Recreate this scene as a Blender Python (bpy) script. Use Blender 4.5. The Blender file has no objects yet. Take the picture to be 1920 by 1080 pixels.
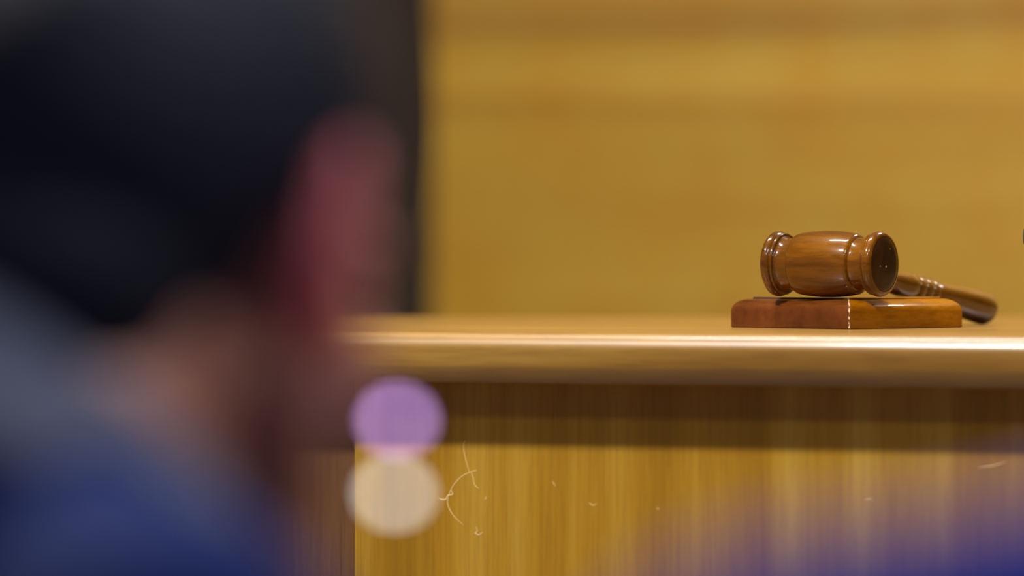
import bpy, bmesh, math, random
from mathutils import Vector, Matrix, noise as mnoise
R = math.radians
random.seed(4)
S = bpy.context.scene
COL = S.collection
F_PX = 200.0 / 36.0 * 1920.0
CAM_Z, HORIZON = 1.162, 449.0
TOP = 1.100                                   # height of the bench's worktop

def at(px, py, d):
    """A point of the photograph at distance d from the camera."""
    return Vector(((px - 960.0) / F_PX * d, d, CAM_Z - (py - HORIZON) / F_PX * d))

def lin(r, g, b):
    f = lambda c: c / 12.92 if c <= 0.04045 else ((c + 0.055) / 1.055) ** 2.4
    return (f(r / 255), f(g / 255), f(b / 255), 1.0)

# ------------------------------------------------------------------ objects
def obj(name, bm, mats, parent=None, smooth=None, loc=None):
    me = bpy.data.meshes.new(name)
    bm.normal_update()
    bm.to_mesh(me)
    bm.free()
    return link(name, me, mats, parent, smooth, loc)

def link(name, me, mats, parent=None, smooth=None, loc=None):
    for m in (mats if isinstance(mats, (list, tuple)) else [mats]):
        me.materials.append(m)
    if smooth is not None:
        for p in me.polygons:
            p.use_smooth = True
        if smooth < 180:
            me.set_sharp_from_angle(angle=R(smooth))
    o = bpy.data.objects.new(name, me)
    COL.objects.link(o)
    if parent is not None:
        o.parent = parent
    if loc is not None:
        o.location = loc
    return o

def tag(o, label, cat, group=None):
    o['label'] = label
    o['category'] = cat
    if group:
        o['group'] = group
    return o

def thing(name, label, cat, loc=(0, 0, 0), rot=(0, 0, 0), group=None):
    o = bpy.data.objects.new(name, None)
    o.empty_display_size = 0.05
    COL.objects.link(o)
    o.location = loc
    o.rotation_euler = rot
    return tag(o, label, cat, group)

def structure(o):
    o['kind'] = 'structure'
    return o

# ------------------------------------------------------------------ meshes
def add_box(bm, lo, hi, bevel=0.0, mat=0):
    lo, hi = Vector(lo), Vector(hi)
    r = bmesh.ops.create_cube(bm, size=1.0)
    bmesh.ops.scale(bm, vec=hi - lo, verts=r['verts'])
    bmesh.ops.translate(bm, vec=(lo + hi) / 2, verts=r['verts'])
    fs = set(f for v in r['verts'] for f in v.link_faces)
    for f in fs:
        f.material_index = mat
    if bevel:
        es = list(set(e for v in r['verts'] for e in v.link_edges))
        bmesh.ops.bevel(bm, geom=es, offset=bevel, segments=2, profile=0.5, affect='EDGES')

_BALLS = {}
def _ball(seg):
    if seg not in _BALLS:
        rows = seg // 2 + 2
        vs = [(0, 0, 1)]
        for i in range(1, rows):
            p = math.pi * i / rows
            for k in range(seg):
                q = 2 * math.pi * k / seg
                vs.append((math.sin(p) * math.cos(q), math.sin(p) * math.sin(q), math.cos(p)))
        vs.append((0, 0, -1))
        fs = []
        for k in range(seg):
            j = (k + 1) % seg
            fs.append((0, 1 + k, 1 + j))
            for i in range(rows - 2):
                a = 1 + i * seg
                fs.append((a + k, a + seg + k, a + seg + j, a + j))
            a = 1 + (rows - 2) * seg
            fs.append((a + k, len(vs) - 1, a + j))
        _BALLS[seg] = (vs, fs)
    return _BALLS[seg]

def add_ellipsoid(bm, c, rad, rot=None, seg=20):
    m = Matrix.Translation(Vector(c)) @ (rot.to_4x4() if rot is not None else Matrix()) @ Matrix.Diagonal((rad[0], rad[1], rad[2], 1))
    vs, fs = _ball(seg)
    nv = [bm.verts.new(m @ Vector(v)) for v in vs]
    for f in fs:
        bm.faces.new([nv[i] for i in f])
    return nv

def add_limb(bm, pts, seg=14):
    """Chain of (point, radius) filled with overlapping balls; unioned later by a voxel remesh."""
    for (a, ra), (b, rb) in zip(pts[:-1], pts[1:]):
        a, b = Vector(a), Vector(b)
        n = max(2, int((b - a).length / (0.40 * min(ra, rb))))
        for i in range(n + 1):
            t = i / n
            r = ra + (rb - ra) * t
            add_ellipsoid(bm, a.lerp(b, t), (r, r, r), seg=seg)

def add_lathe(bm, prof, axis, seg=64, mat=0):
    """Revolve (position, radius) along axis 'X', 'Y' or 'Z'."""
    rings = []
    for s, r in prof:
        ring = []
        if r < 1e-6:
            p = {'X': (s, 0, 0), 'Y': (0, s, 0), 'Z': (0, 0, s)}[axis]
            ring = [bm.verts.new(p)]
        else:
            for k in range(seg):
                a = 2 * math.pi * k / seg
                c, d = r * math.cos(a), r * math.sin(a)
                ring.append(bm.verts.new({'X': (s, c, d), 'Y': (d, s, c), 'Z': (c, d, s)}[axis]))
        rings.append(ring)
    for A, B in zip(rings[:-1], rings[1:]):
        for k in range(seg):
            j = (k + 1) % seg
            q = [A[k % len(A)], A[j % len(A)], B[j % len(B)], B[k % len(B)]]
            u = []
            for v in q:
                if v not in u:
                    u.append(v)
            if len(u) >= 3:
                try:
                    bm.faces.new(u).material_index = mat
                except ValueError:
                    pass
    bmesh.ops.recalc_face_normals(bm, faces=bm.faces)

def add_tube(bm, pts, rad, seg=8):
    pts = [Vector(p) for p in pts]
    rings = []
    up = Vector((0.3, 0.9, 0.2)).normalized()
    for i, p in enumerate(pts):
        t = (pts[min(i + 1, len(pts) - 1)] - pts[max(i - 1, 0)]).normalized()
        a = t.cross(up).normalized()
        b = t.cross(a)
        r = rad[i] if isinstance(rad, (list, tuple)) else rad
        rings.append([bm.verts.new(p + a * r * math.cos(2 * math.pi * k / seg) + b * r * math.sin(2 * math.pi * k / seg)) for k in range(seg)])
    for A, B in zip(rings[:-1], rings[1:]):
        for k in range(seg):
            bm.faces.new([A[k], A[(k + 1) % seg], B[(k + 1) % seg], B[k]])
    bm.faces.new(rings[0][::-1])
    bm.faces.new(rings[-1])
    bmesh.ops.recalc_face_normals(bm, faces=bm.faces)

def spline(pts, n=8):
    """Catmull-Rom through the points."""
    P = [Vector(p) for p in pts]
    P = [P[0] * 2 - P[1]] + P + [P[-1] * 2 - P[-2]]
    out = []
    for i in range(1, len(P) - 2):
        for k in range(n):
            t = k / n
            a, b, c, d = P[i - 1:i + 3]
            out.append(0.5 * ((2 * b) + (c - a) * t + (2 * a - 5 * b + 4 * c - d) * t * t + (3 * b - a - 3 * c + d) * t ** 3))
    out.append(P[-2])
    return out

def fused(name, bm, voxel, smooth_iter, mats, parent, origin):
    """Union of the overlapping closed shapes as one continuous skin."""
    bmesh.ops.translate(bm, vec=-Vector(origin), verts=bm.verts)
    me = bpy.data.meshes.new(name)
    bm.to_mesh(me)
    bm.free()
    tmp = bpy.data.objects.new(name, me)
    COL.objects.link(tmp)
    m = tmp.modifiers.new('r', 'REMESH')
    m.mode = 'VOXEL'
    m.voxel_size = voxel
    m.adaptivity = 0.0
    s = tmp.modifiers.new('s', 'SMOOTH')
    s.factor = 0.5
    s.iterations = smooth_iter
    dg = bpy.context.evaluated_depsgraph_get()
    out = bpy.data.meshes.new_from_object(tmp.evaluated_get(dg))
    bpy.data.objects.remove(tmp)
    bpy.data.meshes.remove(me)
    out.name = name
    out.materials.clear()
    return link(name, out, mats, parent, 180)

# ------------------------------------------------------------------ materials
class NT:
    def __init__(self, name):
        self.m = bpy.data.materials.new(name)
        self.m.use_nodes = True
        self.t = self.m.node_tree
        self.b = self.t.nodes['Principled BSDF']
    def n(self, kind, **kw):
        x = self.t.nodes.new(kind)
        for k, v in kw.items():
            if hasattr(x, k):
                setattr(x, k, v)
            else:
                x.inputs[k].default_value = v
        return x
    def l(self, a, b):
        self.t.links.new(a, b)
    def coords(self, scale=(1, 1, 1), rot=(0, 0, 0), loc=(0, 0, 0)):
        tc = self.n('ShaderNodeTexCoord')
        mp = self.n('ShaderNodeMapping')
        mp.inputs['Scale'].default_value = scale
        mp.inputs['Rotation'].default_value = rot
        mp.inputs['Location'].default_value = loc
        self.l(tc.outputs['Object'], mp.inputs['Vector'])
        return mp.outputs[0]
    def noise(self, vec, scale, detail=4, rough=0.5, dist=0.0):
        x = self.n('ShaderNodeTexNoise')
        x.inputs['Scale'].default_value = scale
        x.inputs['Detail'].default_value = detail
        x.inputs['Roughness'].default_value = rough
        x.inputs['Distortion'].default_value = dist
        self.l(vec, x.inputs['Vector'])
        return x.outputs['Fac']
    def ramp(self, fac, stops):
        x = self.n('ShaderNodeValToRGB')
        e = x.color_ramp.elements
        while len(e) < len(stops):
            e.new(0.5)
        for k, (p, c) in enumerate(stops):
            e[k].position = p
            e[k].color = c
        self.l(fac, x.inputs[0])
        return x.outputs[0]
    def mix(self, fac, a, b, blend='MIX'):
        x = self.n('ShaderNodeMix', data_type='RGBA', blend_type=blend)
        for s, v in ((0, fac), (6, a), (7, b)):
            if hasattr(v, 'is_output'):
                self.l(v, x.inputs[s])
            else:
                x.inputs[s].default_value = v
        return x.outputs[2]
    def bump(self, h, strength, dist=0.001):
        x = self.n('ShaderNodeBump')
        x.inputs['Strength'].default_value = strength
        x.inputs['Distance'].default_value = dist
        self.l(h, x.inputs['Height'])
        self.l(x.outputs[0], self.b.inputs['Normal'])

def plain(name, col, rough=0.5, metal=0.0, spec=0.5):
    k = NT(name)
    nz = k.noise(k.coords(), 40, 3)
    c2 = tuple(min(1, v * 1.18) for v in col[:3]) + (1,)
    c1 = tuple(v * 0.85 for v in col[:3]) + (1,)
    k.l(k.ramp(nz, [(0.3, c1), (0.7, c2)]), k.b.inputs['Base Color'])
    k.b.inputs['Roughness'].default_value = rough
    k.b.inputs['Metallic'].default_value = metal
    k.b.inputs['Specular IOR Level'].default_value = spec
    return k.m

def wood(name, dark, mid, light, stretch, broad, fine, rough=0.35, coat=0.0, coat_rough=0.08, fine_amt=0.35, spec=0.5):
    """stretch: object-space scale, small along the grain."""
    k = NT(name)
    v = k.coords(scale=stretch)
    big = k.noise(v, broad, 3, 0.55, 0.4)
    small = k.noise(v, fine, 5, 0.65)
    c = k.ramp(big, [(0.30, dark), (0.5, mid), (0.72, light)])
    f = k.ramp(small, [(0.32, (0.55, 0.50, 0.42, 1)), (0.55, (1, 1, 1, 1)), (0.8, (1.0, 1.0, 1.0, 1))])
    k.l(k.mix(fine_amt, c, k.mix(1.0, c, f, 'MULTIPLY')), k.b.inputs['Base Color'])
    k.b.inputs['Roughness'].default_value = rough
    k.b.inputs['Specular IOR Level'].default_value = spec
    k.b.inputs['Coat Weight'].default_value = coat
    k.b.inputs['Coat Roughness'].default_value = coat_rough
    return k

def emitter(name, col, strength):
    k = NT(name)
    k.b.inputs['Base Color'].default_value = (0.1, 0.1, 0.1, 1)
    k.b.inputs['Emission Color'].default_value = col
    k.b.inputs['Emission Strength'].default_value = strength
    return k.m

M = {}
M['front'] = wood('front panel veneer', lin(160, 113, 10), lin(174, 127, 22), lin(193, 150, 50), (9, 9, 0.30), 3.2, 55, 0.42, fine_amt=0.42).m
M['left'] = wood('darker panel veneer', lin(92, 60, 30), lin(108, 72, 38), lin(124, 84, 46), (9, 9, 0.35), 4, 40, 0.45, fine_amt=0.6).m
M['top'] = wood('worktop veneer', lin(134, 94, 30), lin(152, 110, 40), lin(170, 129, 56), (0.6, 8, 8), 5, 30, 0.36, 0.25, 0.09, fine_amt=0.5, spec=0.65).m
M['back'] = plain('bench carcass', lin(120, 82, 36), 0.5)
M['scratch'] = plain('pale scratch', lin(236, 200, 130), 0.6)

def wall_material():
    k = NT('wall veneer')
    v = k.coords(scale=(0.5, 0.5, 7))
    big = k.noise(v, 2.6, 3, 0.5, 0.3)
    blot = k.noise(k.coords(scale=(2.2, 2.2, 1.1), loc=(3, 1, 0)), 4.0, 3, 0.5)
    c = k.ramp(big, [(0.30, lin(176, 127, 16)), (0.5, lin(188, 142, 27)), (0.70, lin(200, 157, 46))])
    c2 = k.ramp(blot, [(0.35, lin(186, 132, 14)), (0.65, lin(190, 154, 52))])
    c = k.mix(0.45, c, c2)
    # broad pale board and browner boards above it
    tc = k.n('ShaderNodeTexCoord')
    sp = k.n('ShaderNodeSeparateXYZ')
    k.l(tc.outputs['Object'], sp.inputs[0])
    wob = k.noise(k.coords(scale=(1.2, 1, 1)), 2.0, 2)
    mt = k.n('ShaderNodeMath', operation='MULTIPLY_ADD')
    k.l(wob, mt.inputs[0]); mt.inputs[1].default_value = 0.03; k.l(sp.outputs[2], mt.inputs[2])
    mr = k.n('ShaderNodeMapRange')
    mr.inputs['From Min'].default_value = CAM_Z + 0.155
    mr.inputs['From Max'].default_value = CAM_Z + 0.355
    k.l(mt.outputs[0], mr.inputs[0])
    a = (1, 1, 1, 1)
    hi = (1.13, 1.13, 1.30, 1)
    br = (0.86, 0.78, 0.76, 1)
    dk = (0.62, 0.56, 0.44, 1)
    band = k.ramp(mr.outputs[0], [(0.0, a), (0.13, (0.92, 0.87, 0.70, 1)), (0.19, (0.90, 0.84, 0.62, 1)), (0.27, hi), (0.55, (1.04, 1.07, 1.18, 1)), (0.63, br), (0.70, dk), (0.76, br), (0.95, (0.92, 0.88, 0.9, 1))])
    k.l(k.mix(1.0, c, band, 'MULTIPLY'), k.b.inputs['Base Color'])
    k.b.inputs['Roughness'].default_value = 0.5
    return k.m
M['wall'] = wall_material()
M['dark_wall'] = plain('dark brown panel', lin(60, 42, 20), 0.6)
M['floor'] = plain('floor carpet', lin(142, 124, 116), 0.9)
M['ceiling'] = plain('ceiling plaster', lin(205, 202, 200), 0.9)

def gavel_wood(name, dark, mid, light, stretch, specks=False, coat=0.9):
    k = wood(name, dark, mid, light, stretch, 6, 60, 0.28, coat, 0.05, 0.6)
    src = k.b.inputs['Base Color'].links[0].from_socket
    k.b.inputs['Specular IOR Level'].default_value = 0.08
    if specks:
        vo = k.n('ShaderNodeTexVoronoi')
        vo.inputs['Scale'].default_value = 170
        k.l(k.coords(), vo.inputs['Vector'])
        dots = k.ramp(vo.outputs['Distance'], [(0.0, (1, 1, 1, 1)), (0.10, (1, 1, 1, 1)), (0.16, (0, 0, 0, 1))])
        gate = k.ramp(k.noise(k.coords(), 120, 1), [(0.60, (0, 0, 0, 1)), (0.64, (1, 1, 1, 1))])
        k.l(k.mix(k.mix(1.0, dots, gate, 'MULTIPLY'), src, lin(210, 180, 140)), k.b.inputs['Base Color'])
    return k.m
gd, gm, gl = lin(78, 42, 2), lin(110, 64, 3), lin(142, 88, 10)
M['gavel'] = gavel_wood('gavel wood', gd, gm, gl, (1.2, 9, 9))
M['gavel_face'] = gavel_wood('gavel end grain', lin(44, 24, 8), lin(58, 34, 12), lin(70, 42, 16), (9, 9, 3), True, 0.25)
M['handle'] = gavel_wood('handle wood', lin(84, 50, 3), lin(108, 67, 6), lin(128, 84, 12), (9, 1.2, 9))
M['block_red'] = gavel_wood('block red wood', lin(84, 42, 12), lin(106, 56, 18), lin(126, 70, 28), (9, 2, 2), False, 0.5)  # redder tone for one pair of sides
M['block_gold'] = gavel_wood('block gold wood', lin(134, 78, 2), lin(156, 94, 5), lin(178, 114, 12), (1.5, 9, 9), False, 0.4)  # more golden tone for the other sides and the top
M['block_dark'] = plain('dark step edge', lin(60, 34, 20), 0.5)  # thin dark line along the top step of the red sides
def worn():
    k = NT('worn corner')
    g = k.noise(k.coords(scale=(1, 1, 1)), 420, 2)
    k.l(k.ramp(g, [(0.46, lin(110, 62, 26)), (0.56, lin(226, 196, 160))]), k.b.inputs['Base Color'])
    k.b.inputs['Roughness'].default_value = 0.5
    return k.m
M['worn'] = worn()

def skin():
    k = NT('skin')
    nz = k.noise(k.coords(), 30, 4)
    k.l(k.ramp(nz, [(0.3, lin(170, 112, 94)), (0.7, lin(194, 138, 118))]), k.b.inputs['Base Color'])
    k.b.inputs['Roughness'].default_value = 0.5
    k.b.inputs['Subsurface Weight'].default_value = 0.25
    k.b.inputs['Subsurface Radius'].default_value = (1.0, 0.25, 0.15)
    k.b.inputs['Subsurface Scale'].default_value = 0.012
    return k.m
M['skin'] = skin()
def ear_skin():
    k = NT('backlit ear skin')
    nz = k.noise(k.coords(), 60, 3)
    k.l(k.ramp(nz, [(0.3, lin(222, 122, 128)), (0.7, lin(238, 146, 150))]), k.b.inputs['Base Color'])  # glow of light passing through the ear is put into this pink
    k.b.inputs['Roughness'].default_value = 0.45
    k.b.inputs['Subsurface Weight'].default_value = 0.75
    k.b.inputs['Subsurface Radius'].default_value = (1.0, 0.2, 0.15)
    k.b.inputs['Subsurface Scale'].default_value = 0.02
    return k.m
M['ear'] = ear_skin()
def hair():
    k = NT('dark hair')
    nz = k.noise(k.coords(scale=(6, 6, 0.8)), 60, 4)
    k.l(k.ramp(nz, [(0.3, lin(8, 10, 20)), (0.7, lin(20, 25, 44))]), k.b.inputs['Base Color'])
    k.b.inputs['Roughness'].default_value = 0.62
    k.b.inputs['Specular IOR Level'].default_value = 0.3
    k.bump(nz, 0.6, 0.002)
    return k.m
M['hair'] = hair()
def cloth(name, a, b):
    k = NT(name)
    v = k.coords()
    nz = k.noise(v, 220, 3)
    k.l(k.ramp(nz, [(0.3, a), (0.7, b)]), k.b.inputs['Base Color'])
    k.b.inputs['Roughness'].default_value = 0.85
    k.b.inputs['Sheen Weight'].default_value = 0.02
    k.b.inputs['Specular IOR Level'].default_value = 0.15
    k.bump(nz, 0.3, 0.001)
    return k.m
M['navy'] = cloth('navy jacket cloth', lin(8, 27, 78), lin(11, 36, 100))
M['collar'] = cloth('grey blue collar cloth', lin(98, 102, 122), lin(114, 118, 138))
M['blue'] = cloth('bright blue cloth', lin(6, 36, 138), lin(9, 46, 164))
M['trousers'] = cloth('dark trouser cloth', lin(30, 32, 40), lin(40, 42, 52))
M['shoe'] = plain('black shoe leather', lin(20, 20, 22), 0.35)
M['metal'] = plain('dark metal', lin(60, 60, 64), 0.4, 0.8)
M['foam'] = plain('dark grey foam', lin(66, 60, 58), 0.9)
M['seat'] = cloth('charcoal seat cloth', lin(44, 44, 50), lin(56, 56, 62))

# ------------------------------------------------------------------ the room
def room():
    bm = bmesh.new(); add_box(bm, (-4, -2.5, -0.05), (4, 9.0, 0.0)); structure(obj('floor', bm, M['floor']))
    bm = bmesh.new(); add_box(bm, (-4, -2.5, 2.95), (4, 9.0, 3.0)); structure(obj('ceiling', bm, M['ceiling']))
    # panelled wall behind the bench, right side nearer
    a = R(-16)
    p = at(811, 449, 7.4)
    bm = bmesh.new(); add_box(bm, (0, 0, 0), (3.9, 0.05, 2.95))
    o = structure(obj('wall_back', bm, M['wall'], loc=(p.x, p.y, 0)))
    o.rotation_euler = (0, 0, a)
    # dark panelling that carries on to the left, set a little behind
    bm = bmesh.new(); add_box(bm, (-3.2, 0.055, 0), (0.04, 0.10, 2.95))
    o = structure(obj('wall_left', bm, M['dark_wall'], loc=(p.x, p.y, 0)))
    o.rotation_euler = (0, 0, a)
room()
bm = bmesh.new(); add_box(bm, (4.0, -2.5, 0), (4.05, 9.0, 2.95)); structure(obj('wall_right', bm, M['dark_wall']))

# ------------------------------------------------------------------ the bench
YAW = R(24)
BO = Vector((0.1127, 3.757))
BT = Vector((math.cos(YAW), -math.sin(YAW)))
BN = Vector((math.sin(YAW), math.cos(YAW)))
U0, U1, SEAM = -1.25, 1.05, -0.2514
PV = 0.023                                     # front panel set back under the worktop
BACK_Y = 4.585

def bench():
    root = thing('judge_bench', 'golden wood bench with rounded worktop edge, carrying the gavel', 'bench', (BO.x, BO.y, 0), (0, 0, -YAW))
    # worktop: section (v, z) swept along u
    th, r = 0.034, 0.0125
    sec = []
    for k in range(9):
        a = R(90 - k * 90 / 8)
        sec.append((-r * math.cos(a), TOP - r + r * math.sin(a)))
    sec = [(-r * math.sin(R(90 * k / 10)), TOP - r + r * math.cos(R(90 * k / 10))) for k in range(11)]
    sec += [(-r, TOP - th + 0.0118), (-r + 0.0004, TOP - th + 0.0104), (-r + 0.0010, TOP - th + 0.0090), (-r + 0.0044, TOP - th + 0.0010), (-r + 0.0052, TOP - th + 0.0003), (-r + 0.0062, TOP - th)]
    bm = bmesh.new()
    ends = []
    for u in (U0, U1):
        vb = (BACK_Y - (BO.y + u * BT.y)) / BN.y
        ring = [bm.verts.new((u, v, z)) for v, z in sec]
        ring += [bm.verts.new((u, vb, TOP - th)), bm.verts.new((u, vb, TOP))]
        ends.append(ring)
    A, B = ends
    for k in range(len(A)):
        j = (k + 1) % len(A)
        bm.faces.new([A[k], A[j], B[j], B[k]])
    bm.faces.new(A[::-1]); bm.faces.new(B)
    bmesh.ops.recalc_face_normals(bm, faces=bm.faces)
    obj('worktop', bm, M['top'], root, 30)
    bm = bmesh.new(); add_box(bm, (SEAM, PV, 0), (U1 - 0.03, PV + 0.02, TOP - th - 0.0002), 0.0008)
    o = obj('front_panel', bm, M['front'], root)
    fp = o
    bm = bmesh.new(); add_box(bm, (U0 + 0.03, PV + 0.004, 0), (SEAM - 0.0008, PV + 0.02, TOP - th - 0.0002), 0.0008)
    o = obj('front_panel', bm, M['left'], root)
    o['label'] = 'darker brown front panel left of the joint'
    for u in (U0 + 0.03, U1 - 0.05):
        bm = bmesh.new(); add_box(bm, (u, PV + 0.021, 0), (u + 0.02, 0.30, TOP - th - 0.0002))
        obj('side_panel', bm, M['back'], root)
    # scratches on the front panel, drawn from their places in the photo
    def on_panel(px, py):
        dx = (px - 960) / F_PX                  # ray through the pixel meets the panel plane
        n2 = BN
        q = BO + BN * PV
        t = q.dot(n2) / (dx * n2.x + n2.y)
        p = Vector((dx * t, t))
        return Vector(((p - BO).dot(BT), PV - 0.00005, CAM_Z - (py - HORIZON) / F_PX * t))
    marks = [
        ([(872, 826), (869, 836), (871, 852), (876, 872), (880, 886)], 0.35),
        ([(894, 882), (883, 885), (868, 892), (854, 905), (846, 918), (841, 931), (839, 942), (843, 955), (851, 968), (861, 978), (869, 985)], 0.45),
        ([(883, 885), (887, 896), (890, 909), (898, 917)], 0.40),
        ([(823, 934), (829, 937), (836, 936), (840, 929), (849, 927), (845, 919)], 0.60),
        ([(893, 988), (895, 996), (891, 1000), (898, 1003), (905, 998)], 0.60),
        ([(911, 932), (910, 938)], 0.5),
        ([(1036, 902), (1042, 913)], 0.35),
        ([(1104, 942), (1112, 948), (1118, 944)], 0.35),
        ([(1232, 952), (1235, 956)], 0.5),
        ([(1622, 938), (1630, 934), (1636, 938)], 0.45),
        ([(1836, 876), (1860, 873), (1884, 866)], 0.45),
    ]
    for pts, w in marks:
        bm = bmesh.new()
        P = spline([on_panel(*p) for p in pts], 6)
        n = len(P)
        add_tube(bm, P, [w * 0.0008 * (0.5 + 0.5 * math.sin(math.pi * min(1, max(0, (i + 1) / (n + 1))))) for i in range(n)], 6)
        for v in bm.verts:                       # lies on the surface
            v.co.y = PV + (v.co.y - PV) * 0.35 - 0.00005
        obj('scratch', bm, M['scratch'], fp, 180)
bench()

# ------------------------------------------------------------------ sound block and gavel
def sound_block():
    c = at(1592, 449, 3.92)
    half = 0.0577
    prof = [(0.0006, 0.0), (0.0, 0.0008), (0.0, 0.0118)]
    for k in range(1, 9):
        a = R(90 * k / 8)
        prof.append((0.0102 * (1 - math.cos(a)), 0.0118 + 0.0086 * math.sin(a)))
    prof += [(0.0108, 0.0204), (0.0109, 0.0212), (0.0113, 0.0216)]
    bm = bmesh.new()
    rings = []
    for ins, z in prof:
        h = half - ins
        b = 0.0007
        ring = []
        for sx, sy in ((-1, -1), (1, -1), (1, 1), (-1, 1)):
            p = [(sx * h, sy * (h - b)), (sx * (h - b), sy * h)]
            if sx * sy < 0:
                p.reverse()
            ring += [bm.verts.new((x, y, z)) for x, y in p]
        rings.append(ring)
    nprof = len(prof)
    for i, (A, B) in enumerate(zip(rings[:-1], rings[1:])):
        for k in range(8):
            j = (k + 1) % 8
            f = bm.faces.new([A[k], A[j], B[j], B[k]])
            # k even: a corner, k odd: a side
            f.material_index = 2 if k == 0 else (1 if k in (1, 5, 2, 6) else 0)
            if i >= nprof - 3 and f.material_index == 0:
                f.material_index = 3
    bm.faces.new(rings[-1]).material_index = 1
    bm.faces.new(rings[0][::-1])
    bmesh.ops.recalc_face_normals(bm, faces=bm.faces)
    o = obj('sound_block', bm, [M['block_red'], M['block_gold'], M['worn'], M['block_dark']], None, 32,
            (c.x + 0.0030, 3.92 + half * math.sqrt(2), TOP))
    o.rotation_euler = (0, 0, R(42.9))
    tag(o, 'square polished wooden sound block lying under the gavel', 'sound block')
sound_block()

GT = -8.4
def gavel():
    mm = 0.001
    hs = 0.00105
    head_r = 22.0
    c = at(1555, 449, 3.955)
    root = thing('gavel', 'turned brown wooden gavel resting on the square sound block', 'gavel',
                 (c.x, c.y, TOP + 0.0216 + 0.0234))
    root.rotation_euler = (Matrix.Rotation(R(-33), 3, 'Z') @ Matrix.Rotation(R(GT), 3, 'X')).to_euler()
    def ringprof(s):        # from the barrel outwards, s = +1 right end
        pts = [(24.0, 17.2), (25.0, 17.0), (28.0, 17.0), (31.0, 17.1), (32.2, 17.5), (32.7, 18.2)]
        for k in range(0, 8):       # small inner bead
            a = R(-50 + 140 * k / 7)
            pts.append((34.0 - 1.2 * math.cos(a), 19.4 + 1.2 * math.sin(a)))
        pts.append((34.9, 20.0))
        for k in range(0, 15):      # large outer ring
            a = R(155 - 155 * k / 14)
            pts.append((38.4 + 3.5 * math.cos(a), 18.2 + 3.6 * math.sin(a)))
        return pts
    barrel = []
    for k in range(0, 65):
        x = -23.4 + 46.8 * k / 64
        e = abs(x) / 23.4
        r = 22.1 - 2.3 * e ** 2.4
        if e > 0.90:                # rounded shoulder down to the neck
            r -= 2.4 * (1 - math.sqrt(max(0.0, 1 - ((e - 0.90) / 0.10) ** 2)))
        barrel.append((x, r))
    R_ = ringprof(1)
    prof = [(-p, r) for p, r in R_[::-1]] + barrel + R_
    prof = [(p * hs, r * hs) for p, r in prof]
    bm = bmesh.new()
    add_lathe(bm, prof, 'X', 96)
    obj('head', bm, M['gavel'], root, 40)
    # striking faces: slightly domed discs closing both ends
    for s in (-1, 1):
        bm = bmesh.new()
        fp = [(41.8 * s * hs, 17.9 * hs), (42.3 * s * hs, 16.8 * hs), (42.6 * s * hs, 14 * hs), (42.9 * s * hs, 8 * hs), (43.0 * s * hs, 0)]
        add_lathe(bm, [(41.0 * s * hs, 0)] + [(41.0 * s * hs, 17.8 * hs)] + fp, 'X', 96)
        obj('striking_face', bm, M['gavel_face'], root, 40)
    hp = [(18, 6.6), (24, 6.8), (40, 6.8), (60, 6.9), (80, 7.5), (94, 8.5), (106, 10.0), (112, 10.2), (116, 9.4)]
    for c0 in (121.5, 132, 142.5):
        for k in range(0, 9):
            a = R(180 - 180 * k / 8)
            hp.append((c0 + 4.7 * math.cos(a), 8.2 + 2.1 * math.sin(a)))
    hp += [(149, 9.0), (160, 9.5), (180, 10.6), (200, 11.6), (218, 12.0)]
    for k in range(1, 11):
        a = R(90 * k / 10)
        hp.append((224 + 14.5 * math.sin(a), 12.0 * math.cos(a) if k < 10 else 0.0))
    bm = bmesh.new()
    add_lathe(bm, [(p * mm, r * mm) for p, r in hp], 'Y', 64)
    obj('handle', bm, M['handle'], root, 50)
gavel()

# ------------------------------------------------------------------ microphone whose tip shows at the right edge
def microphone():
    d = 3.95
    p = at(1957, 443, d)
    root = thing('microphone', 'dark rounded microphone tip at the right edge above the bench', 'microphone', (p.x + 0.12, d, TOP))
    o = root.location
    bm = bmesh.new()
    add_lathe(bm, [(-0.0145, 0), (-0.0140, 0.005), (-0.011, 0.0095), (-0.005, 0.0125), (0.004, 0.013), (0.016, 0.0125), (0.024, 0.010), (0.026, 0.006), (0.026, 0)], 'X', 32)
    w = obj('windscreen', bm, M['foam'], root, 60, Vector(p) - o)
    bm = bmesh.new()
    add_tube(bm, spline([(p.x + 0.022 - o.x, 0, p.z - o.z), (p.x + 0.07 - o.x, 0, p.z - 0.004 - o.z), (0.0, 0, 0.028), (0.004, 0, 0.012)], 8), 0.0035, 10)
    obj('gooseneck', bm, M['metal'], root, 60)
    bm = bmesh.new()
    add_lathe(bm, [(0, 0), (0, 0.034), (0.008, 0.034), (0.013, 0.028), (0.014, 0)], 'Z', 32)
    obj('base', bm, M['foam'], root, 35)
microphone()

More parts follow.
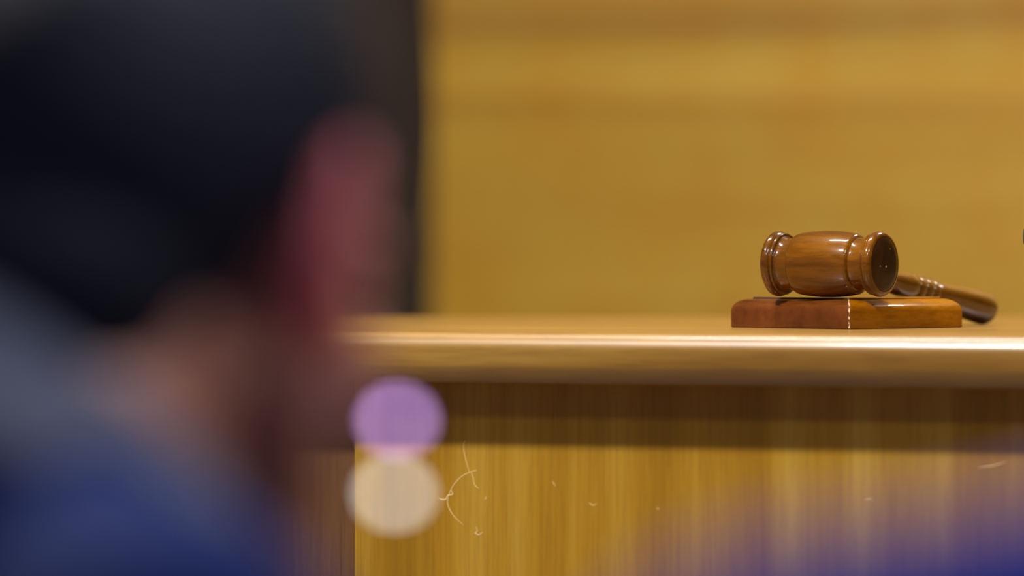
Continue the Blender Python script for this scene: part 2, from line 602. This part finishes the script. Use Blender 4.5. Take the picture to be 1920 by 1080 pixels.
# ------------------------------------------------------------------ people
def person(name_label, H, N, fb, fh, head_tilt, leg_yaw, jacket, collar_mat, feet_gap, collar=True, nape=(0.0, 0.0), hip_back=0.15, shoulder=0.165, shoulder_r=0.062, lean_hip=None):
    """H head centre (ear level), N base of the neck, fb / fh yaw of body and head, clockwise from straight ahead."""
    H, N = Vector(H), Vector(N)
    Fb = Vector((math.sin(fb), math.cos(fb), 0)); Rb = Vector((math.cos(fb), -math.sin(fb), 0)); Z = Vector((0, 0, 1))
    Fl = Vector((math.sin(leg_yaw), math.cos(leg_yaw), 0)); Rl = Vector((math.cos(leg_yaw), -math.sin(leg_yaw), 0))
    hip = N - Fb * hip_back; hip.z = 0.535
    root = thing('person', name_label, 'person', (hip.x, hip.y, 0))
    O = Vector((hip.x, hip.y, 0))
    MH = Matrix.Rotation(-fh, 3, 'Z') @ Matrix.Rotation(-head_tilt, 3, 'X')
    hp = lambda x, y, z: H + MH @ Vector((x, y, z))
    MB = Matrix.Rotation(-fb, 3, 'Z')
    spine = lambda t: N.lerp(hip, t)
    # ---- joints
    sh = {s: N + Rb * (shoulder * s) - Z * 0.078 for s in (-1, 1)}
    hj = {s: hip + Rl * (0.09 * s) for s in (-1, 1)}
    kn = {s: hj[s] + Fl * 0.42 + Rl * (feet_gap * s) - Z * 0.02 for s in (-1, 1)}
    an = {s: kn[s] + Fl * 0.02 - Z * (kn[s].z - 0.085) for s in (-1, 1)}
    hand = {s: kn[s] - Fl * 0.10 + Z * 0.085 for s in (-1, 1)}
    el = {s: sh[s].lerp(hand[s], 0.5) - Fl * 0.09 - Z * 0.10 + Rb * (0.035 * s) for s in (-1, 1)}
    # ---- body, one continuous skin
    bm = bmesh.new()
    add_ellipsoid(bm, hp(0, -0.006, 0.036), (0.074, 0.094, 0.092), MH, 32)
    add_ellipsoid(bm, hp(0, 0.030, -0.028), (0.063, 0.064, 0.078), MH, 28)
    add_ellipsoid(bm, hp(0, 0.042, -0.072), (0.046, 0.046, 0.036), MH, 24)
    add_ellipsoid(bm, hp(0, 0.076, -0.096), (0.018, 0.016, 0.014), MH)
    add_limb(bm, [(hp(0, 0.092, 0.012), 0.008), (hp(0, 0.106, -0.022), 0.0095), (hp(0, 0.100, -0.032), 0.010)])
    for s in (-1, 1):
        add_ellipsoid(bm, hp(0.011 * s, 0.096, -0.032), (0.007, 0.009, 0.006), MH)
        add_ellipsoid(bm, hp(0.031 * s, 0.083, 0.004), (0.015, 0.011, 0.010), MH)
        add_ellipsoid(bm, hp(0.030 * s, 0.084, 0.024), (0.022, 0.010, 0.007), MH)
        add_ellipsoid(bm, hp(0.042 * s, 0.066, -0.026), (0.020, 0.022, 0.020), MH)
        add_limb(bm, [(hp(0.062 * s, 0.012, -0.048), 0.013), (hp(0.050 * s, 0.040, -0.082), 0.013), (hp(0.02 * s, 0.070, -0.098), 0.012)])
    add_ellipsoid(bm, hp(0, 0.092, -0.058), (0.022, 0.010, 0.006), MH)
    add_ellipsoid(bm, hp(0, 0.090, -0.069), (0.020, 0.010, 0.007), MH)
    add_limb(bm, [(hp(0, -0.022, -0.030), 0.056), (hp(0, -0.018, -0.075), 0.052), (N - Z * 0.004 + Fb * 0.034, 0.048), (N - Z * 0.06 + Fb * 0.02, 0.048)], 20)
    def torso(secs, dz, h):
        for (t0, w0, d0), (t1, w1, d1) in zip(secs[:-1], secs[1:]):
            for k in range(6):
                u = k / 6
                add_ellipsoid(bm, spine(t0 + (t1 - t0) * u) - Z * dz, (w0 + (w1 - w0) * u, d0 + (d1 - d0) * u, h), MB, 24)
    torso(((0.20, 0.125, 0.085), (0.28, 0.150, 0.100), (0.45, 0.150, 0.102), (0.7, 0.140, 0.100), (0.85, 0.150, 0.104), (1.0, 0.160, 0.108)), 0.02, 0.075)
    for s in (-1, 1):
        add_limb(bm, [(N + Rb * (0.045 * s) - Z * 0.075, 0.040), (sh[s] - Z * 0.01, 0.044), (el[s], 0.038), (hand[s] + (el[s] - hand[s]).normalized() * 0.05, 0.026)])
        add_limb(bm, [(hj[s], 0.085), (kn[s], 0.056), (kn[s].lerp(an[s], 0.35), 0.052), (an[s], 0.036)])
        add_limb(bm, [(an[s] - Z * 0.045, 0.034), (an[s] + Fl * 0.13 - Z * 0.055, 0.026)])
        # hand: palm, four fingers, thumb, resting on the thigh
        w0 = hand[s]
        add_ellipsoid(bm, w0 + Fl * 0.035, (0.040, 0.048, 0.015), Matrix.Rotation(-leg_yaw, 3, 'Z'))
        add_limb(bm, [(w0 + (el[s] - w0).normalized() * 0.05, 0.026), (w0 + Fl * 0.01, 0.022)])
        for i, (ln, off) in enumerate(((0.066, -0.030), (0.076, -0.010), (0.072, 0.010), (0.056, 0.029))):
            a = w0 + Fl * 0.075 + Rl * (off * s)
            add_limb(bm, [(a, 0.0092), (a + Fl * ln * 0.5 - Z * 0.006, 0.0085), (a + Fl * ln - Z * 0.022, 0.0075)], 10)
        a = w0 + Fl * 0.02 - Rl * (0.036 * s)
        add_limb(bm, [(a, 0.012), (a + Fl * 0.03 - Rl * (0.018 * s), 0.0105), (a + Fl * 0.056 - Rl * (0.024 * s) - Z * 0.008, 0.009)], 10)
    fused('body', bm, 0.0042, 4, M['skin'], root, O)
    # ---- ears
    for s in (-1, 1):
        bm = bmesh.new()
        # outline in the ear's own plane: u backwards, w upwards
        rim = [
            Vector((u, w, 0)) for u, w in ((-0.004, 0.006), (-0.008, 0.018), (-0.004, 0.030), (0.006, 0.036), (0.018, 0.034), (0.026, 0.024), (0.028, 0.010), (0.025, -0.004), (0.018, -0.016), (0.010, -0.025))]
        def ear(u, w, out):
            a = R(33)            # stands off the head towards the back
            return hp(s * (0.0725 + u * math.sin(a) + out * math.cos(a) + 0.004), 0.004 - u * math.cos(a) + out * math.sin(a) - w * 0.12, w - 0.004)
        add_limb(bm, [(ear(v.x, v.y, 0.003), 0.0044) for v in rim], 10)
        add_limb(bm, [(ear(0.004, 0.020, 0.0), 0.0048), (ear(0.014, 0.018, 0.002), 0.0046), (ear(0.016, 0.002, 0.002), 0.0046), (ear(0.010, -0.012, 0.001), 0.0046)], 10)
        add_limb(bm, [(ear(0.006, -0.024, 0.001), 0.0078), (ear(0.000, -0.031, 0.001), 0.0076)], 10)
        add_limb(bm, [(ear(-0.008, 0.004, 0.001), 0.0044), (ear(-0.009, -0.008, 0.001), 0.0044), (ear(-0.004, -0.026, 0.0), 0.006)], 10)
        Ma = MH @ Matrix.Rotation(R(24) * s, 3, 'Z')
        add_ellipsoid(bm, ear(0.010, 0.006, -0.003), (0.0045, 0.020, 0.030), Ma)
        add_ellipsoid(bm, ear(-0.002, -0.002, -0.006), (0.008, 0.014, 0.026), Ma)
        e = fused('ear', bm, 0.0022, 2, M['ear'], root, O)
        e['label'] = 'pink ear with light glowing through'
    # ---- hair: a cap that dives under the skin over the face, around the ears and below the nape
    bm = bmesh.new()
    vs = add_ellipsoid(bm, (0, -0.008, 0.038), (0.081, 0.102, 0.100), None, 64)
    for v in vs:
        x, y, z = v.co
        face = max(0.0, min(1.0, (y - 0.030) / 0.02)) * max(0.0, min(1.0, (0.085 + (y - 0.06) * 0.1 - z) / 0.02))
        side = max(0.0, min(1.0, (abs(x) - 0.045) / 0.012)) * max(0.0, min(1.0, (y + 0.024) / 0.014)) * max(0.0, min(1.0, (0.016 - z) / 0.016))
        low = max(0.0, min(1.0, (-0.050 - z) / 0.012))
        k = max(face, side, low)
        c = Vector((0, -0.008, 0.038))
        d = v.co - c
        nz = mnoise.noise(d * 90) * 0.012 + mnoise.noise(d * 30) * 0.014
        v.co = c + d * ((1 + nz) * (1 - k) + 0.80 * k)
    nap = add_ellipsoid(bm, (-0.010 * (nape[0] > 0), -0.048, -0.022), (0.064, 0.055, 0.060), None, 32)
    nap2 = add_ellipsoid(bm, (-nape[0], -0.042 - nape[1], -0.050 - nape[1]), (0.052, 0.046, 0.042), None, 24)
    for v in bm.verts:
        v.co = H + MH @ v.co
    fused('hair', bm, 0.0036, 2, M['hair'], root, O)
    # ---- jacket
    bm = bmesh.new()
    torso(((0.15, 0.110, 0.080), (0.20, 0.150, 0.100), (0.28, 0.172, 0.116), (0.45, 0.174, 0.122), (0.7, 0.166, 0.120), (0.85, 0.174, 0.124), (1.0, 0.184, 0.130)), 0.02, 0.085)
    add_ellipsoid(bm, N - Z * 0.105 - Fb * 0.045, (0.130, 0.068, 0.085), MB, 28)
    for s in (-1, 1):
        add_limb(bm, [(N + Rb * (0.030 * s) - Z * 0.020 - Fb * 0.040, 0.052), (N + Rb * (0.045 * s) - Z * 0.034 - Fb * 0.006, 0.054), (N + Rb * (0.07 * s) - Z * 0.048, 0.054), (N + Rb * (0.10 * s) - Z * 0.060, 0.054), (sh[s], shoulder_r), (sh[s].lerp(el[s], 0.5), 0.054), (el[s], 0.050), (hand[s] + (el[s] - hand[s]).normalized() * 0.06, 0.036)], 16)
    fused('jacket', bm, 0.006, 6, jacket, root, O)
    # ---- collar: a stand-and-fall band leaning with the neck
    if collar:
        bm = bmesh.new()
        seg = 48
        prev = None
        ringsC = []
        for k in range(seg + 1):
            a = R(-150 + 300 * k / seg)            # 0 = back of the neck
            cx, cy = math.sin(a), -math.cos(a)
            back = (1 + math.cos(a)) / 2
            zc = -0.052 + 0.116 * back
            base = N + MB @ Vector((cx * 0.082, cy * 0.078 + 0.014, zc))
            out = (MB @ Vector((cx, cy, 0))).normalized()
            P = [base - out * 0.004, base + Z * 0.012 + out * 0.000, base + Z * 0.013 + out * 0.006, base + out * 0.013 - Z * 0.010, base + out * 0.024 - Z * 0.030, base + out * 0.018 - Z * 0.046, base + out * 0.002 - Z * 0.028]
            ringsC.append([bm.verts.new(p - O) for p in P])
        for A, B in zip(ringsC[:-1], ringsC[1:]):
            n = len(A)
            for k in range(n):
                bm.faces.new([A[k], A[(k + 1) % n], B[(k + 1) % n], B[k]])
        bm.faces.new(ringsC[0]); bm.faces.new(ringsC[-1][::-1])
        bmesh.ops.recalc_face_normals(bm, faces=bm.faces)
        c = obj('collar', bm, collar_mat, root, 50)
        c['label'] = 'pale grey-blue turned-down collar'
    # ---- trousers and shoes
    for s in (-1, 1):
        bm = bmesh.new()
        add_limb(bm, [(hj[s] - Fl * 0.02, 0.098), (kn[s], 0.068), (kn[s].lerp(an[s], 0.4), 0.064), (an[s] + Z * 0.02, 0.056)], 16)
        fused('trouser_leg', bm, 0.007, 4, M['trousers'], root, O)
        bm = bmesh.new()
        add_limb(bm, [(an[s] - Z * 0.040 - Fl * 0.01, 0.044), (an[s] + Fl * 0.07 - Z * 0.046, 0.040), (an[s] + Fl * 0.16 - Z * 0.052, 0.034)], 14)
        for v in bm.verts:
            v.co.z = max(v.co.z, 0.001)
        fused('shoe', bm, 0.006, 2, M['shoe'], root, O)
    return root, hip, leg_yaw

p1 = person('dark-haired person seen from behind in a navy jacket with pale collar, head turned right',
            (-0.130, 2.008, 1.160), (-0.186, 1.940, 1.096), R(62), R(29), R(16), R(6), M['navy'], M['collar'], 0.03, nape=(0.030, 0.018))
p2 = person('person in bright blue, only a blurred shoulder at the lower right corner',
            (0.240, 1.39, 1.250), (0.236, 1.35, 1.108), R(-4), R(-4), R(4), R(0), M['blue'], M['blue'], 0.03, collar=False)

# ------------------------------------------------------------------ glowing beads on invented stands, in place of unknown blurred highlights
def highlight_bead(label, px, py, d, col, strength, rad, jog):
    p = at(px, py, d)
    root = thing('glow_bead', label, 'light', (p.x, p.y, 0))
    bm = bmesh.new()
    add_lathe(bm, [(-rad, 0)] + [(-rad * math.cos(R(180 * k / 12)), rad * math.sin(R(180 * k / 12))) for k in range(1, 12)] + [(rad, 0)], 'Z', 24)
    obj('lens', bm, emitter('glow', col, strength), root, 180, (0, 0, p.z))
    bm = bmesh.new()
    add_lathe(bm, [(p.z - rad - 0.004, 0), (p.z - rad - 0.004, 0.0022), (p.z - rad + 0.0008, 0.0024), (p.z - rad + 0.0008, 0)], 'Z', 16)
    obj('socket', bm, M['metal'], root, 40)
    zb = 1.015
    top = (0, 0, p.z - rad - 0.003)
    path = [(jog, 0, 0.006), top] if jog == 0 else [(jog, 0, 0.006), (jog, 0, zb - 0.01), (jog - 0.01, 0, zb), (0.01, 0, zb), (0, 0, zb + 0.01), top]
    bm = bmesh.new(); add_tube(bm, path, 0.0012, 8)
    obj('stem', bm, M['metal'], root, 40)
    bm = bmesh.new(); add_lathe(bm, [(0, 0), (0, 0.03), (0.006, 0.028), (0.008, 0.004), (0.008, 0)], 'Z', 24)
    obj('foot', bm, M['metal'], root, 40, (jog, 0, 0))
highlight_bead('added purple bead glowing out of focus just below the worktop edge', 745, 789, 2.050, (0.60, 0.33, 0.80, 1), 8.0, 0.0036, 0.09)
highlight_bead('added cream bead glowing out of focus below the purple one', 739, 926, 2.030, (0.76, 0.75, 0.68, 1), 6.5, 0.0036, 0)

# ------------------------------------------------------------------ lamps
def area(name, loc, target, sx, sy, power, col=(1, 1, 1)):
    l = bpy.data.lights.new(name, 'AREA')
    l.shape = 'RECTANGLE'
    l.size, l.size_y = sx, sy
    l.energy = power
    l.color = col
    o = bpy.data.objects.new(name, l)
    COL.objects.link(o)
    o.location = loc
    o.rotation_euler = (Vector(target) - Vector(loc)).to_track_quat('-Z', 'Y').to_euler()
    return o
panel = BO + BT * 0.1
def front_of(u, dist, z):
    q = BO + BT * u - BN * dist
    return (q.x, q.y, z)
area('front ceiling lamp', front_of(-0.52, 1.25, 2.85), (panel.x, panel.y, 1.0), 0.34, 0.07, 60, (1.0, 0.97, 0.94))
bl = area('bench ceiling lamp', front_of(-0.24, -0.30, 2.9), front_of(-0.24, -0.30, 1.0), 1.05, 0.10, 40, (0.96, 0.97, 1.0))
bl.rotation_euler = (0, 0, -YAW)
area('added wall fill', (1.9, 5.2, 2.88), (0.1, 7.3, 1.2), 0.9, 0.4, 74, (1.0, 0.97, 0.93))  # added unseen source that brightens the back wall
area('added audience fill', (1.4, 1.9, 2.85), (-0.05, 2.0, 1.15), 0.5, 0.5, 25, (0.9, 0.93, 1.0))  # added unseen source to lift the ear, hair and neck
area('aisle ceiling lamp', front_of(1.3, 2.24, 2.85), (0.0, 2.3, 1.1), 0.3, 0.3, 13, (0.88, 0.92, 1.0))

WORLD_S = 0.13
w = bpy.data.worlds.new('room light')
S.world = w
w.use_nodes = True
w.node_tree.nodes['Background'].inputs[0].default_value = (0.62, 0.66, 0.95, 1)
w.node_tree.nodes['Background'].inputs[1].default_value = WORLD_S

# ------------------------------------------------------------------ camera
cam = bpy.data.cameras.new('camera')
cam.lens = 200
cam.sensor_width = 36
cam.sensor_fit = 'HORIZONTAL'
cam.clip_start = 0.05
cam.dof.use_dof = True
cam.dof.focus_distance = 3.93
cam.dof.aperture_fstop = 3.4
cam.dof.aperture_ratio = 0.9
co = bpy.data.objects.new('camera', cam)
COL.objects.link(co)
co.location = (0, 0, CAM_Z)
co.rotation_euler = (R(90) - math.atan((540 - HORIZON) / F_PX), 0, 0)
S.camera = co

S.view_settings.view_transform = 'Standard'
S.view_settings.look = 'None'
S.view_settings.gamma = 1.0
S.view_settings.exposure = 0.0
S.view_settings.use_curve_mapping = False
S.cycles.use_denoising = True
S.cycles.use_adaptive_sampling = False
S.cycles.max_bounces = 8
